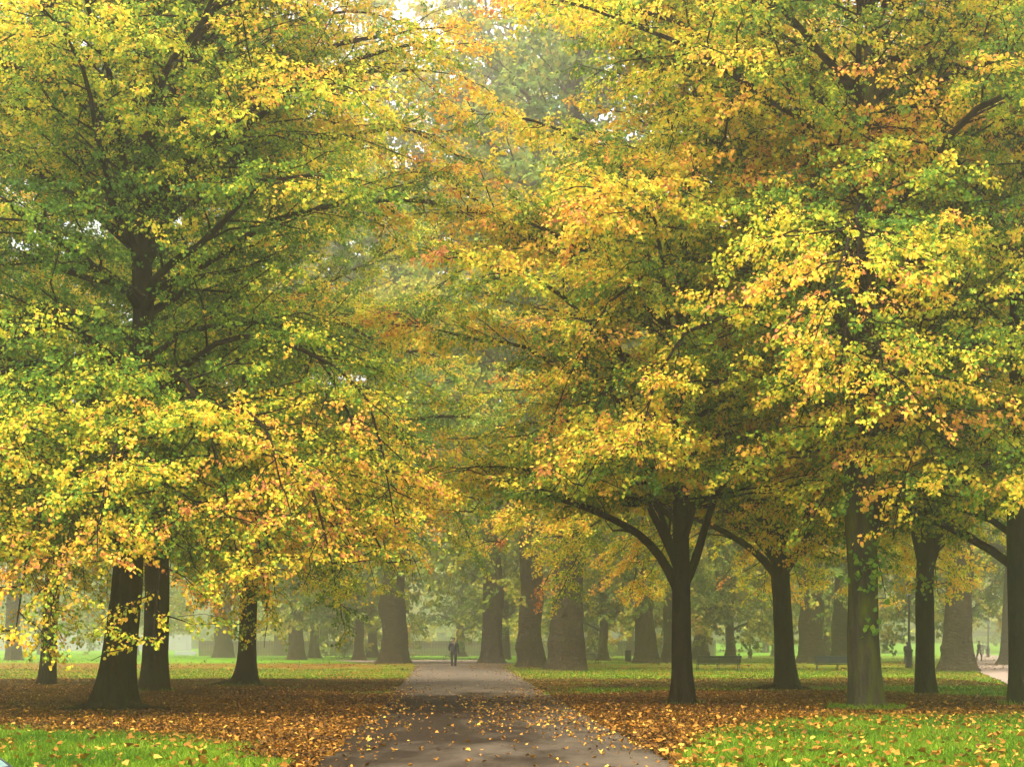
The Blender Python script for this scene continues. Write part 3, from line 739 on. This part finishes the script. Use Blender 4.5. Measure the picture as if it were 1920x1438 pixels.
# low hedge in front of the dark wall
rng = RS(15); n = 9000
x = rng.uniform(14, 106, n); y = rng.uniform(386.5, 388.2, n)
z = gz(x, y)+rng.rand(n)*(1.0+.35*vnoise(x, y*0, 77, 2.5))
o = link('hedge', leaves_mesh('hedge', np.stack([x, y, z], -1), nrm(rng.randn(n, 3)), nrm(rng.randn(n, 3)+np.array([0, -.5, .6])), .3+.3*rng.rand(n), np.clip(.25+.3*vnoise(x, z*3, 78, 3)+rng.randn(n)*.12, 0, 1)), PLANE_LEAF)
tag(o, 'low loose hedge along the foot of the dark boundary wall', 'hedge')

# ------------------------------------------------------------------ fallen leaves and grass
def scatter_litter():
    rng = RS(101)
    P, S, Hh = [], [], []
    # beds under the limes
    n = 520000
    x = rng.uniform(-20, 16, n); y = 18+52*rng.rand(n)**1.15
    mk = litter_mask(x, y); pth = on_path(x, y)
    keep = (rng.rand(n) < mk**1.3) & ~pth & (np.abs(x) < .36*y)
    x, y = x[keep], y[keep]
    P.append(np.stack([x, y, gz(x, y)+.008+.03*rng.rand(len(x))], -1)); S.append(.032+.034*rng.rand(len(x)))
    Hh.append(np.clip(.31+.26*(vnoise(x, y, 91, 2.2)-.5)+rng.randn(len(x))*.17+.25*(rng.rand(len(x)) < .045), 0, 1))
    # drifts and single leaves on the path
    n = 16000
    y = 15+115*rng.rand(n)**1.5; t = rng.rand(n); l = ip(PATH_L, y); r = ip(PATH_R, y); x = l+(r-l)*t
    edge = np.maximum(np.exp(-(x-l)/.35), np.exp(-(r-x)/.5))
    shade = smooth(24, 31, y)*(1-smooth(44, 48, y))
    rt = smooth(.45, .85, t)
    strip = np.exp(-((t-.52)/.07)**2)
    dens = .035+.85*edge*smooth(20, 26, y)*(1-smooth(50, 58, y))+.35*edge*(y < 130)+shade*(.10+.85*rt*vnoise(x, y, 94, 1.2)+.6*strip*vnoise(x, y, 95, .9))+.5*(y > 100)*(1-t < .4)*vnoise(x, y, 96, 2)
    keep = rng.rand(n) < dens
    x, y, t = x[keep], y[keep], t[keep]
    cam = .03*(1-(2*t-1)**2)
    P.append(np.stack([x, y, gz(x, y)+.010+cam+.015*rng.rand(len(x))], -1)); S.append(.032+.034*rng.rand(len(x)))
    yellow = rng.rand(len(x)) < .34
    Hh.append(np.clip(np.where(yellow, .77+.12*rng.randn(len(x)), .42+.2*rng.randn(len(x))), 0, 1))
    # scattered on the turf
    n = 46000
    y = 15+85*rng.rand(n)**1.1; x = (rng.rand(n)*2-1)*.34*y
    dens = np.where(y < 40, .42+.55*np.exp(-np.abs(y-ip(NEAR_B, x))/3.0), .05+.16*vnoise(x, y, 97, 4)**2+.35*np.exp(-np.abs(y-ip(FAR_B, x))/2))
    dens = np.where((x < 0) & (y < 40), dens*.45, dens)
    keep = (rng.rand(n) < dens*.8) & ~on_path(x, y) & ~on_side(x, y)
    x, y = x[keep], y[keep]
    P.append(np.stack([x, y, gz(x, y)+.025+.03*rng.rand(len(x))], -1)); S.append(np.where(y < 42, .05+.055*rng.rand(len(x)), .05+.04*rng.rand(len(x))))
    Hh.append(np.clip(.60+.16*rng.randn(len(x)), 0, .86))
    # farther lawns
    n = 9000
    y = rng.uniform(95, 240, n); x = (rng.rand(n)*2-1)*.3*y
    keep = (rng.rand(n) < .15+.85*litter_mask(x, y)) & ~on_path(x, y)
    x, y = x[keep], y[keep]
    P.append(np.stack([x, y, gz(x, y)+.03+.03*rng.rand(len(x))], -1)); S.append(.08+.07*rng.rand(len(x)))
    Hh.append(np.clip(.5+.18*rng.randn(len(x)), 0, 1))
    P = np.concatenate(P); S = np.concatenate(S); Hh = np.concatenate(Hh); n = len(P)
    a = rng.rand(n)*2*PI
    ax = np.stack([np.cos(a), np.sin(a), rng.uniform(-.1, .45, n)], -1)
    nn = nrm(np.stack([rng.randn(n)*.35, rng.randn(n)*.35, np.ones(n)], -1))
    V, F, h = leaf_geo(P, ax, nn, S, Hh, fold=.55)
    o = link('fallen_leaves', np_mesh('fallen_leaves', V, [F], attrs={'hue': h}), LITTER)
    tag(o, 'fallen brown and yellow leaves strewn over the ground and path', 'leaves', kind='stuff')

def scatter_grass():
    rng = RS(202)
    X, Y, Hs, W = [], [], [], []
    n = 150000
    y = 14+26*rng.rand(n); x = (rng.rand(n)*2-1)*.31*y
    m = litter_mask(x, y)
    k = (rng.rand(n) > m*1.05) & ~on_path(x, y)
    X.append(x[k]); Y.append(y[k]); Hs.append((.035+.05*rng.rand(k.sum()))*(.65+.9*vnoise(x[k], y[k], 205, .8))); W.append(.006+.006*rng.rand(k.sum()))
    n = 90000
    y = 44+60*rng.rand(n); x = (rng.rand(n)*2-1)*.31*y
    m = litter_mask(x, y)
    k = (rng.rand(n) > m*1.05) & ~on_path(x, y) & ~on_side(x, y)
    X.append(x[k]); Y.append(y[k]); Hs.append(.04+.045*rng.rand(k.sum())); W.append(.015+.015*rng.rand(k.sum()))
    # rough grass round the foot of the trunks and the path edge
    for cx, cy, rr, q in ((7.05, 36.2, .75, 900), (-9.9, 50.2, .6, 150), (-8.7, 59.5, .9, 220), (10.82, 38.4, .5, 200), (3.72, 39.5, .4, 40)):
        a = rng.rand(q)*2*PI; r = rr*(.62+.45*rng.rand(q))
        X.append(cx+r*np.cos(a)); Y.append(cy+r*np.sin(a)); Hs.append(.07+.11*rng.rand(q)); W.append(.010+.008*rng.rand(q))
    x = np.concatenate(X); y = np.concatenate(Y); h = np.concatenate(Hs); w = np.concatenate(W); n = len(x)
    z = gz(x, y)-.008
    a = rng.rand(n)*2*PI; lean = rng.randn(n, 2)*.45
    b = np.stack([x, y, z], -1)
    sd = np.stack([np.cos(a), np.sin(a)*.4, 0*a], -1)*w[:, None]
    tip = b+np.stack([lean[:, 0]*h, lean[:, 1]*h, h], -1)
    mid = b+np.stack([lean[:, 0]*h*.3, lean[:, 1]*h*.3, h*.6], -1)
    V = np.stack([b-sd, b+sd, mid+sd*.8, tip, mid-sd*.8], 1).reshape(-1, 3)
    F = np.arange(n)[:, None]*5+np.arange(5)[None, :]
    hue = np.clip(.45+.75*(vnoise(x, y, 203, 1.5)-.5)+.35*(vnoise(x, y, 204, .5)-.5)+rng.randn(n)*.2, 0, 1)
    o = link('lawn_grass', np_mesh('lawn_grass', V, [F], attrs={'hue': np.repeat(hue, 5)}), GRASS)
    tag(o, 'short bright green grass of the park lawn', 'grass', kind='stuff')
scatter_litter()
scatter_grass()

# ------------------------------------------------------------------ benches
GREENP = simple('green_black_paint', (.008, .012, .010), .6, .08, .25, 9)
PALEP = simple('weathered_pale_paint', (.24, .25, .23), .6, .3, .1, 9)
def bench(x, y, rz, label, paint=GREENP, L=2.8, s=.80):
    root = empty('park_bench', (x, y, float(gz(x, y))), rz); root.scale = (s, s, s)
    tag(root, label, 'bench', 'park benches')
    m = MB()                                   # seat slats run across; sitter looks towards -y
    for k in range(6):
        yy = -.27+.088*k; zz = .43+.02*math.cos((k-2.5)*.6)-.03*smooth(0, 5, k)
        m.box((0, yy, float(zz)), (L, .068, .03))
    m.build('seat', paint, root, bevel=.006)
    m = MB()
    for k in range(6):
        zz = .51+.075*k; yy = .235+.03*k
        m.box((0, yy, zz), (L, .028, .06 if k < 5 else .085), rx=-.32)
    m.build('backrest', paint, root, bevel=.006)
    for fx in (-L/2+.10, 0, L/2-.10):
        m = MB()
        m.tube([(fx, -.30, 0), (fx, -.26, .20), (fx, -.28, .40), (fx, -.05, .395), (fx, .2, .385), (fx, .27, .60), (fx, .40, .92)], [.028, .024, .026, .026, .03, .026, .022], 8)
        m.tube([(fx, .36, 0), (fx, .24, .18), (fx, .2, .385)], [.028, .024, .028], 8)
        m.tube([(fx, -.27, .09), (fx, .0, .16), (fx, .29, .09)], [.016, .014, .016], 6)
        f = m.build('leg_frame', paint, root, smooth=True)
        if fx != 0:
            m = MB(); m.tube([(fx, -.28, .42), (fx, -.31, .58), (fx, -.22, .66), (fx, .0, .66), (fx, .26, .63)], [.022, .022, .024, .024, .02], 8)
            m.build('armrest', paint, f, smooth=True)
    return root
bench(10.35, 91, PI+.10, 'dark slatted bench seen from behind, right of the slender forked lime')
bench(16.6, 92.5, -.05, 'dark slatted bench facing the viewer, left of the mossy lime')
bench(5.0, 126, .5, 'small dark bench half hidden by the broadest plane trunk')
bench(-33.5, 186, .1, 'pale slatted bench far off under the left trees', PALEP)

# ------------------------------------------------------------------ lamps, bin, panel
IRON = simple('black_iron', (.009, .010, .010), .7, .06, .3, 12)
def glass_mat():
    m, nt, out = new_mat('lantern_glass')
    p = N(nt, 'ShaderNodeBsdfPrincipled', Roughness=.12); p.inputs['Base Color'].default_value = (.55, .58, .55, 1); p.inputs['Transmission Weight'].default_value = .6
    nt.links.new(p.outputs[0], out.inputs[0]); return m
LGLASS = glass_mat()
def lamp_meshes():
    post = MB()
    post.lathe([(.20, 0), (.20, .10), (.17, .14), (.17, .80), (.20, .84), (.20, .90), (.13, .96), (.10, 1.15), (.085, 1.2), (.09, 1.26), (.065, 1.32), (.055, 2.2), (.045, 3.25), (.075, 3.28), (.075, 3.33), (.04, 3.38), (.035, 3.55)], 12)
    bar = MB(); bar.tube([(-.35, 0, 3.22), (.35, 0, 3.22)], [.018, .018], 6)
    for sx in (-.37, .37): bar.lathe([(.0, -.03), (.03, -.015), (.03, .015), (.0, .03)], 8, (sx, 0, 3.22))
    lan = MB()
    lan.lathe([(.10, 3.55), (.11, 3.58)], 6)
    for k in range(6):
        a = k*PI/3; lan.tube([(.11*math.cos(a), .11*math.sin(a), 3.58), (.20*math.cos(a), .20*math.sin(a), 4.02)], [.012, .012], 4)
    roof = MB(); roof.lathe([(.23, 4.02), (.22, 4.06), (.12, 4.20), (.12, 4.26), (.05, 4.32), (.03, 4.40), (.045, 4.44), (.0, 4.5)], 12)
    gl = MB(); gl.lathe([(.100, 3.585), (.188, 4.018)], 6)
    return [('post', post.mesh('post', True), IRON), ('ladder_bar', bar.mesh('ladder_bar'), IRON), ('lantern_frame', lan.mesh('lantern_frame'), IRON), ('lantern_glass', gl.mesh('lantern_glass'), LGLASS), ('lantern_roof', roof.mesh('lantern_roof'), IRON)]
LAMP = lamp_meshes()
def lamp(x, y, label, s=1.0):
    root = empty('street_lamp', (x, y, float(gz(x, y)))); root.scale = (s, s, s)
    tag(root, label, 'lamp post', 'park lamp posts')
    for nm, me, mt in LAMP: link(nm, me, mt, root)
lamp(22.55, 103, 'tall black lamp post standing beside the dark vase shaped lime', 1.15)
lamp(25.2, 192, 'slim dark lamp post in the mist above the back view bench', 1.0)
lamp(52.5, 200, 'dark lamp post by the side path, larger of the far right pair')
lamp(71.5, 272, 'smaller dark lamp post farther along the side path')

b = empty('litter_bin', (9.6, 150, float(gz(9.6, 150)))); tag(b, 'small dark litter bin on the grass beside the tall plane trunk', 'bin')
m_ = MB(); m_.lathe([(.24, .06), (.26, .1), (.28, .80), (.27, .82)], 14); m_.build('bin_body', IRON, b, True)
m_ = MB(); m_.lathe([(.30, .82), (.30, .88), (.18, .97), (.0, 1.0)], 14); m_.build('bin_lid', IRON, b, True)
m_ = MB(); m_.lathe([(.27, 0), (.27, .06)], 14); m_.build('bin_foot', IRON, b, True)

def framed_panel():
    root = empty('framed_panel', (-5.25, 18.1, 0)); tag(root, 'corner of a sloping dark framed pale green panel in the lower left grass', 'panel')
    FR = simple('grey_frame', (.030, .028, .034), .5, .2, .2, 9); PN = simple('pale_green_face', (.13, .21, .185), .4, .2, .08, 4)
    a = math.radians(36); w, h = .56, .50
    c = np.array((-.02, 0, .215)); ex = np.array((math.cos(a), 0, -math.sin(a)))
    m = MB(); m.box(c, (w-.09, h-.09, .02), ry=a); m.build('panel_face', PN, root)
    m = MB()
    for k in (-1, 1):
        m.box(c+ex*k*(w/2-.025), (.05, h, .04), ry=a)
        m.box(c+np.array((0, k*(h/2-.025), 0)), (w-.102, .05, .04), ry=a)
    m.build('panel_frame', FR, root, bevel=.006)
    for sy in (-.18, .18):
        for u_ in (-.2, .2):
            p = c+ex*u_; m = MB(); m.tube([(p[0], sy, -.03), (p[0], sy, p[2]-.02)], [.018, .018], 8); m.build('leg', FR, root)
framed_panel()

# ------------------------------------------------------------------ people
SKIN = simple('skin', (.20, .11, .075), .55, .3, .08, 20)
HAIR = simple('dark_hair', (.016, .012, .010), .6, .3, .2, 40)
NAVY = simple('navy_cloth', (.003, .005, .014), .8, .2, .2, 30)
BLACKC = simple('black_cloth', (.006, .0055, .006), .8, .2, .2, 30)
GREYC = simple('grey_cloth', (.045, .045, .05), .8, .2, .2, 30)
REDC = simple('red_cloth', (.42, .035, .03), .8, .2, .15, 30)
HIVIS = simple('hi_vis_cloth', (.50, .75, .05), .8, .2, .1, 30)
LEATHER = simple('black_shoe', (.012, .010, .010), .4, .4, .2, 20)

def skin_obj(name, V, E, R, mat, parent=None, sub=1):
    me = bpy.data.meshes.new(name); me.from_pydata([tuple(v) for v in V], E, []); me.update()
    o = link(name, me, mat, parent)
    sk = o.modifiers.new('skin', 'SKIN'); sk.use_smooth_shade = True; sk.branch_smoothing = .4
    for i, r in enumerate(R):
        sv = me.skin_vertices[0].data[i]
        sv.radius = r if isinstance(r, tuple) else (r, r)
        sv.use_root = (i == 0)
    if sub:
        ss = o.modifiers.new('sub', 'SUBSURF'); ss.levels = sub; ss.render_levels = sub
    return o

def person(x, y, rz, label, top, bottom, stride=.18, s=1.0, arms='swing', bag=False, hood=False):
    """local frame: looks towards -y, metres, 1.75 tall"""
    J = {}
    J['pel'] = (0, 0, .93); J['sp1'] = (0, .005, 1.10); J['ch'] = (0, 0, 1.30); J['nb'] = (0, .01, 1.44); J['nk'] = (0, -.005, 1.52)
    J['hd0'] = (0, -.02, 1.58); J['hd1'] = (0, -.02, 1.66); J['hd2'] = (0, -.01, 1.73); J['nose'] = (0, -.115, 1.635); J['chin'] = (0, -.085, 1.575)
    for sg, nm in ((-1, 'l'), (1, 'r')):
        f = stride*(1 if sg < 0 else -1)
        J['hip'+nm] = (.10*sg, 0, .90); J['kn'+nm] = (.105*sg, -f*.75-.03, .49); J['an'+nm] = (.105*sg, -f+.06*(f < 0), .09); J['to'+nm] = (.12*sg, -f-.15, .035)
        J['sh'+nm] = (.185*sg, .01, 1.42)
        if arms == 'pockets':
            J['el'+nm] = (.27*sg, .07, 1.16); J['wr'+nm] = (.215*sg, -.05, .97); hd = (-.02*sg, -.02, -.08)
        elif arms == 'phone' and sg > 0:
            J['el'+nm] = (.23*sg, -.02, 1.14); J['wr'+nm] = (.10*sg, -.25, 1.20); hd = (-.03*sg, -.07, .03)
        else:
            J['el'+nm] = (.245*sg, .03+f*.3, 1.15); J['wr'+nm] = (.25*sg, f*.75-.04, .91); hd = (0, -.02, -.085)
        w = np.array(J['wr'+nm]); h = np.array(hd)
        J['pa'+nm] = tuple(w+h*.7)
        for k, (ox, ln) in enumerate(((-.032, .85), (-.012, 1.0), (.010, .95), (.030, .75))):
            J['f%d' % k+nm] = tuple(w+h*.7+np.array((ox*.6, ox, 0))+h*.45*ln); J['g%d' % k+nm] = tuple(w+h*.7+np.array((ox*.6, ox-.008, 0))+h*.85*ln)
        J['t0'+nm] = tuple(w+h*.35+np.array((-.015*sg, -.035, 0))); J['t1'+nm] = tuple(w+h*.75+np.array((-.018*sg, -.045, 0)))
        J['ear'+nm] = (.082*sg, .0, 1.64)
    keys = ['pel', 'sp1', 'ch', 'nb', 'nk', 'hd0', 'hd1', 'hd2', 'nose', 'chin']
    rad = {'pel': (.14, .10), 'sp1': (.135, .095), 'ch': (.16, .11), 'nb': (.09, .075), 'nk': .055, 'hd0': (.066, .075), 'hd1': (.076, .092), 'hd2': (.055, .06), 'nose': .014, 'chin': .03}
    E = [('pel', 'sp1'), ('sp1', 'ch'), ('ch', 'nb'), ('nb', 'nk'), ('nk', 'hd0'), ('hd0', 'hd1'), ('hd1', 'hd2'), ('hd1', 'nose'), ('hd0', 'chin')]
    for nm in 'lr':
        add = {'hip'+nm: .09, 'kn'+nm: .058, 'an'+nm: .042, 'to'+nm: .035, 'sh'+nm: .062, 'el'+nm: .043, 'wr'+nm: .03, 'pa'+nm: (.036, .02), 'ear'+nm: .014, 't0'+nm: .011, 't1'+nm: .009}
        for k in range(4): add['f%d' % k+nm] = .0095; add['g%d' % k+nm] = .0085
        keys += list(add); rad.update(add)
        E += [('pel', 'hip'+nm), ('hip'+nm, 'kn'+nm), ('kn'+nm, 'an'+nm), ('an'+nm, 'to'+nm), ('nb', 'sh'+nm), ('sh'+nm, 'el'+nm), ('el'+nm, 'wr'+nm), ('wr'+nm, 'pa'+nm), ('hd1', 'ear'+nm), ('wr'+nm, 't0'+nm), ('t0'+nm, 't1'+nm)]
        for k in range(4): E += [('pa'+nm, 'f%d' % k+nm), ('f%d' % k+nm, 'g%d' % k+nm)]
    idx = {k: i for i, k in enumerate(keys)}
    body = skin_obj('person', [J[k] for k in keys], [(idx[a], idx[b]) for a, b in E], [rad[k] for k in keys], SKIN)
    body.location = (x, y, float(gz(x, y))); body.rotation_euler.z = rz; body.scale = (s, s, s)
    tag(body, label, 'person')
    def cloth(name, ks, es, rr, mat):
        ii = {k: i for i, k in enumerate(ks)}
        return skin_obj(name, [J[k] for k in ks], [(ii[a], ii[b]) for a, b in es], rr, mat, body)
    J['hem'] = (0, 0, .86)
    cloth('jacket', ['pel', 'hem', 'sp1', 'ch', 'nb', 'shl', 'ell', 'wrl', 'shr', 'elr', 'wrr'],
          [('pel', 'hem'), ('pel', 'sp1'), ('sp1', 'ch'), ('ch', 'nb'), ('nb', 'shl'), ('shl', 'ell'), ('ell', 'wrl'), ('nb', 'shr'), ('shr', 'elr'), ('elr', 'wrr')],
          [(.185, .14), (.185, .145), (.175, .135), (.195, .145), (.115, .10), .088, .066, .05, .088, .066, .05], top)
    cloth('trousers', ['pel', 'hipl', 'knl', 'anl', 'hipr', 'knr', 'anr'], [('pel', 'hipl'), ('hipl', 'knl'), ('knl', 'anl'), ('pel', 'hipr'), ('hipr', 'knr'), ('knr', 'anr')],
          [(.155, .12), .108, .078, .064, .108, .078, .064], bottom)
    for nm in 'lr': 
        J['he'+nm] = (J['an'+nm][0], J['an'+nm][1]+.05, .045)
        cloth('shoe', ['an'+nm, 'he'+nm, 'to'+nm], [('an'+nm, 'he'+nm), ('he'+nm, 'to'+nm)], [.05, (.05, .042), (.048, .035)], LEATHER)
    m = MB(); 
    m.lathe([(.078, 1.655), (.088, 1.69), (.082, 1.73), (.055, 1.765), (.0, 1.775)], 12, (0, .005, 0)); m.build('hair', HAIR if not hood else top, body, True)
    if bag:
        m = MB(); m.box((.285, .06, .93), (.09, .26, .22)); m.build('shoulder_bag', BLACKC, body, bevel=.02)
        m = MB(); m.tube([(.28, .05, 1.03), (.20, -.12, 1.25), (.02, -.165, 1.38), (-.13, -.10, 1.49)], [.012]*4, 5); m.build('bag_strap', BLACKC, body)
    return body

person(-3.36, 104.5, .05, 'person in navy jacket and dark trousers walking down the path with a shoulder bag', NAVY, BLACKC, .10, 1.0, 'pockets', True)
person(14.6, 245, PI/2, 'person in dark clothes striding across the far path beside the tall plane', GREYC, BLACKC, .32, .98)
person(27.2, 125, PI*.75, 'person in dark coat partly hidden behind the tall lamp post', BLACKC, BLACKC, .12, .86)
person(39.15, 152, PI*.6, 'person in black looking at a phone on the side path, nearest of the three there', BLACKC, BLACKC, .2, .97, 'phone')
person(67.0, 258, PI, 'person in dark jacket on the side path beyond the phone reader', BLACKC, GREYC, .15, .98)
person(69.6, 266, PI, 'person farthest along the side path, grey coat', GREYC, BLACKC, .18, .95)
person(55.5, 388-2.5, 0, 'tiny person in a red jacket by the boundary wall', REDC, BLACKC, .15, 1.0)
person(83, 382, 0, 'tiny person in a bright hi vis jacket far across the lawn', HIVIS, BLACKC, .15, 1.0)

# ------------------------------------------------------------------ haze, sky, sun, camera
m, nt, out = new_mat('haze')
pv = N(nt, 'ShaderNodeVolumePrincipled'); pv.inputs['Color'].default_value = (.98, .92, .79, 1); pv.inputs['Density'].default_value = .0026
pv.inputs['Anisotropy'].default_value = .86
nt.links.new(pv.outputs[0], out.inputs['Volume'])
mb = MB(); mb.box((0, 215, 24.5), (520, 520, 53))
hz = mb.build('haze', m); tag(hz, 'thin autumn mist hanging between the trees', 'haze', kind='stuff')

SUN_EL, SUN_AZ = math.radians(69), math.radians(205)      # azimuth measured from +y towards +x: behind the camera, a little left
w = bpy.data.worlds.new('World'); sc.world = w; w.use_nodes = True
nt = w.node_tree; nt.nodes.clear()
out = nt.nodes.new('ShaderNodeOutputWorld'); bg = nt.nodes.new('ShaderNodeBackground'); bg.inputs[1].default_value = .15
sky = nt.nodes.new('ShaderNodeTexSky'); sky.sky_type = 'NISHITA'; sky.sun_disc = False
sky.sun_elevation = SUN_EL; sky.sun_rotation = SUN_AZ; sky.air_density = 1.0; sky.dust_density = 6.0; sky.ozone_density = 1.0
hs = nt.nodes.new('ShaderNodeHueSaturation'); hs.inputs['Saturation'].default_value = .15
nt.links.new(sky.outputs[0], hs.inputs['Color']); nt.links.new(hs.outputs[0], bg.inputs[0]); nt.links.new(bg.outputs[0], out.inputs[0])

L = bpy.data.lights.new('Sun', 'SUN'); L.energy = .6; L.angle = math.radians(40); L.color = (1, .95, .86)
lo = bpy.data.objects.new('Sun', L); COL.objects.link(lo)
d = Vector((math.sin(SUN_AZ)*math.cos(SUN_EL), math.cos(SUN_AZ)*math.cos(SUN_EL), math.sin(SUN_EL)))
lo.rotation_euler = (-d).to_track_quat('-Z', 'Y').to_euler()

cam = bpy.data.cameras.new('Camera'); co = bpy.data.objects.new('Camera', cam); COL.objects.link(co)
co.location = (0, 0, 1.3); co.rotation_euler = (PI/2, 0, 0)
cam.sensor_width = 36; cam.lens = 3400/1920*36; cam.shift_y = 491/1920
cam.clip_end = 2000
sc.camera = co

sc.render.engine = 'CYCLES'
cy = sc.cycles
cy.max_bounces = 7; cy.diffuse_bounces = 5; cy.glossy_bounces = 2; cy.transmission_bounces = 6; cy.volume_bounces = 1; cy.transparent_max_bounces = 8
cy.use_denoising = True
try: cy.denoiser = 'OPENIMAGEDENOISE'
except Exception: pass
cy.sample_clamp_indirect = 4
sc.view_settings.view_transform = 'Standard'; sc.view_settings.look = 'None'; sc.view_settings.gamma = 1
sc.view_settings.exposure = 2.35
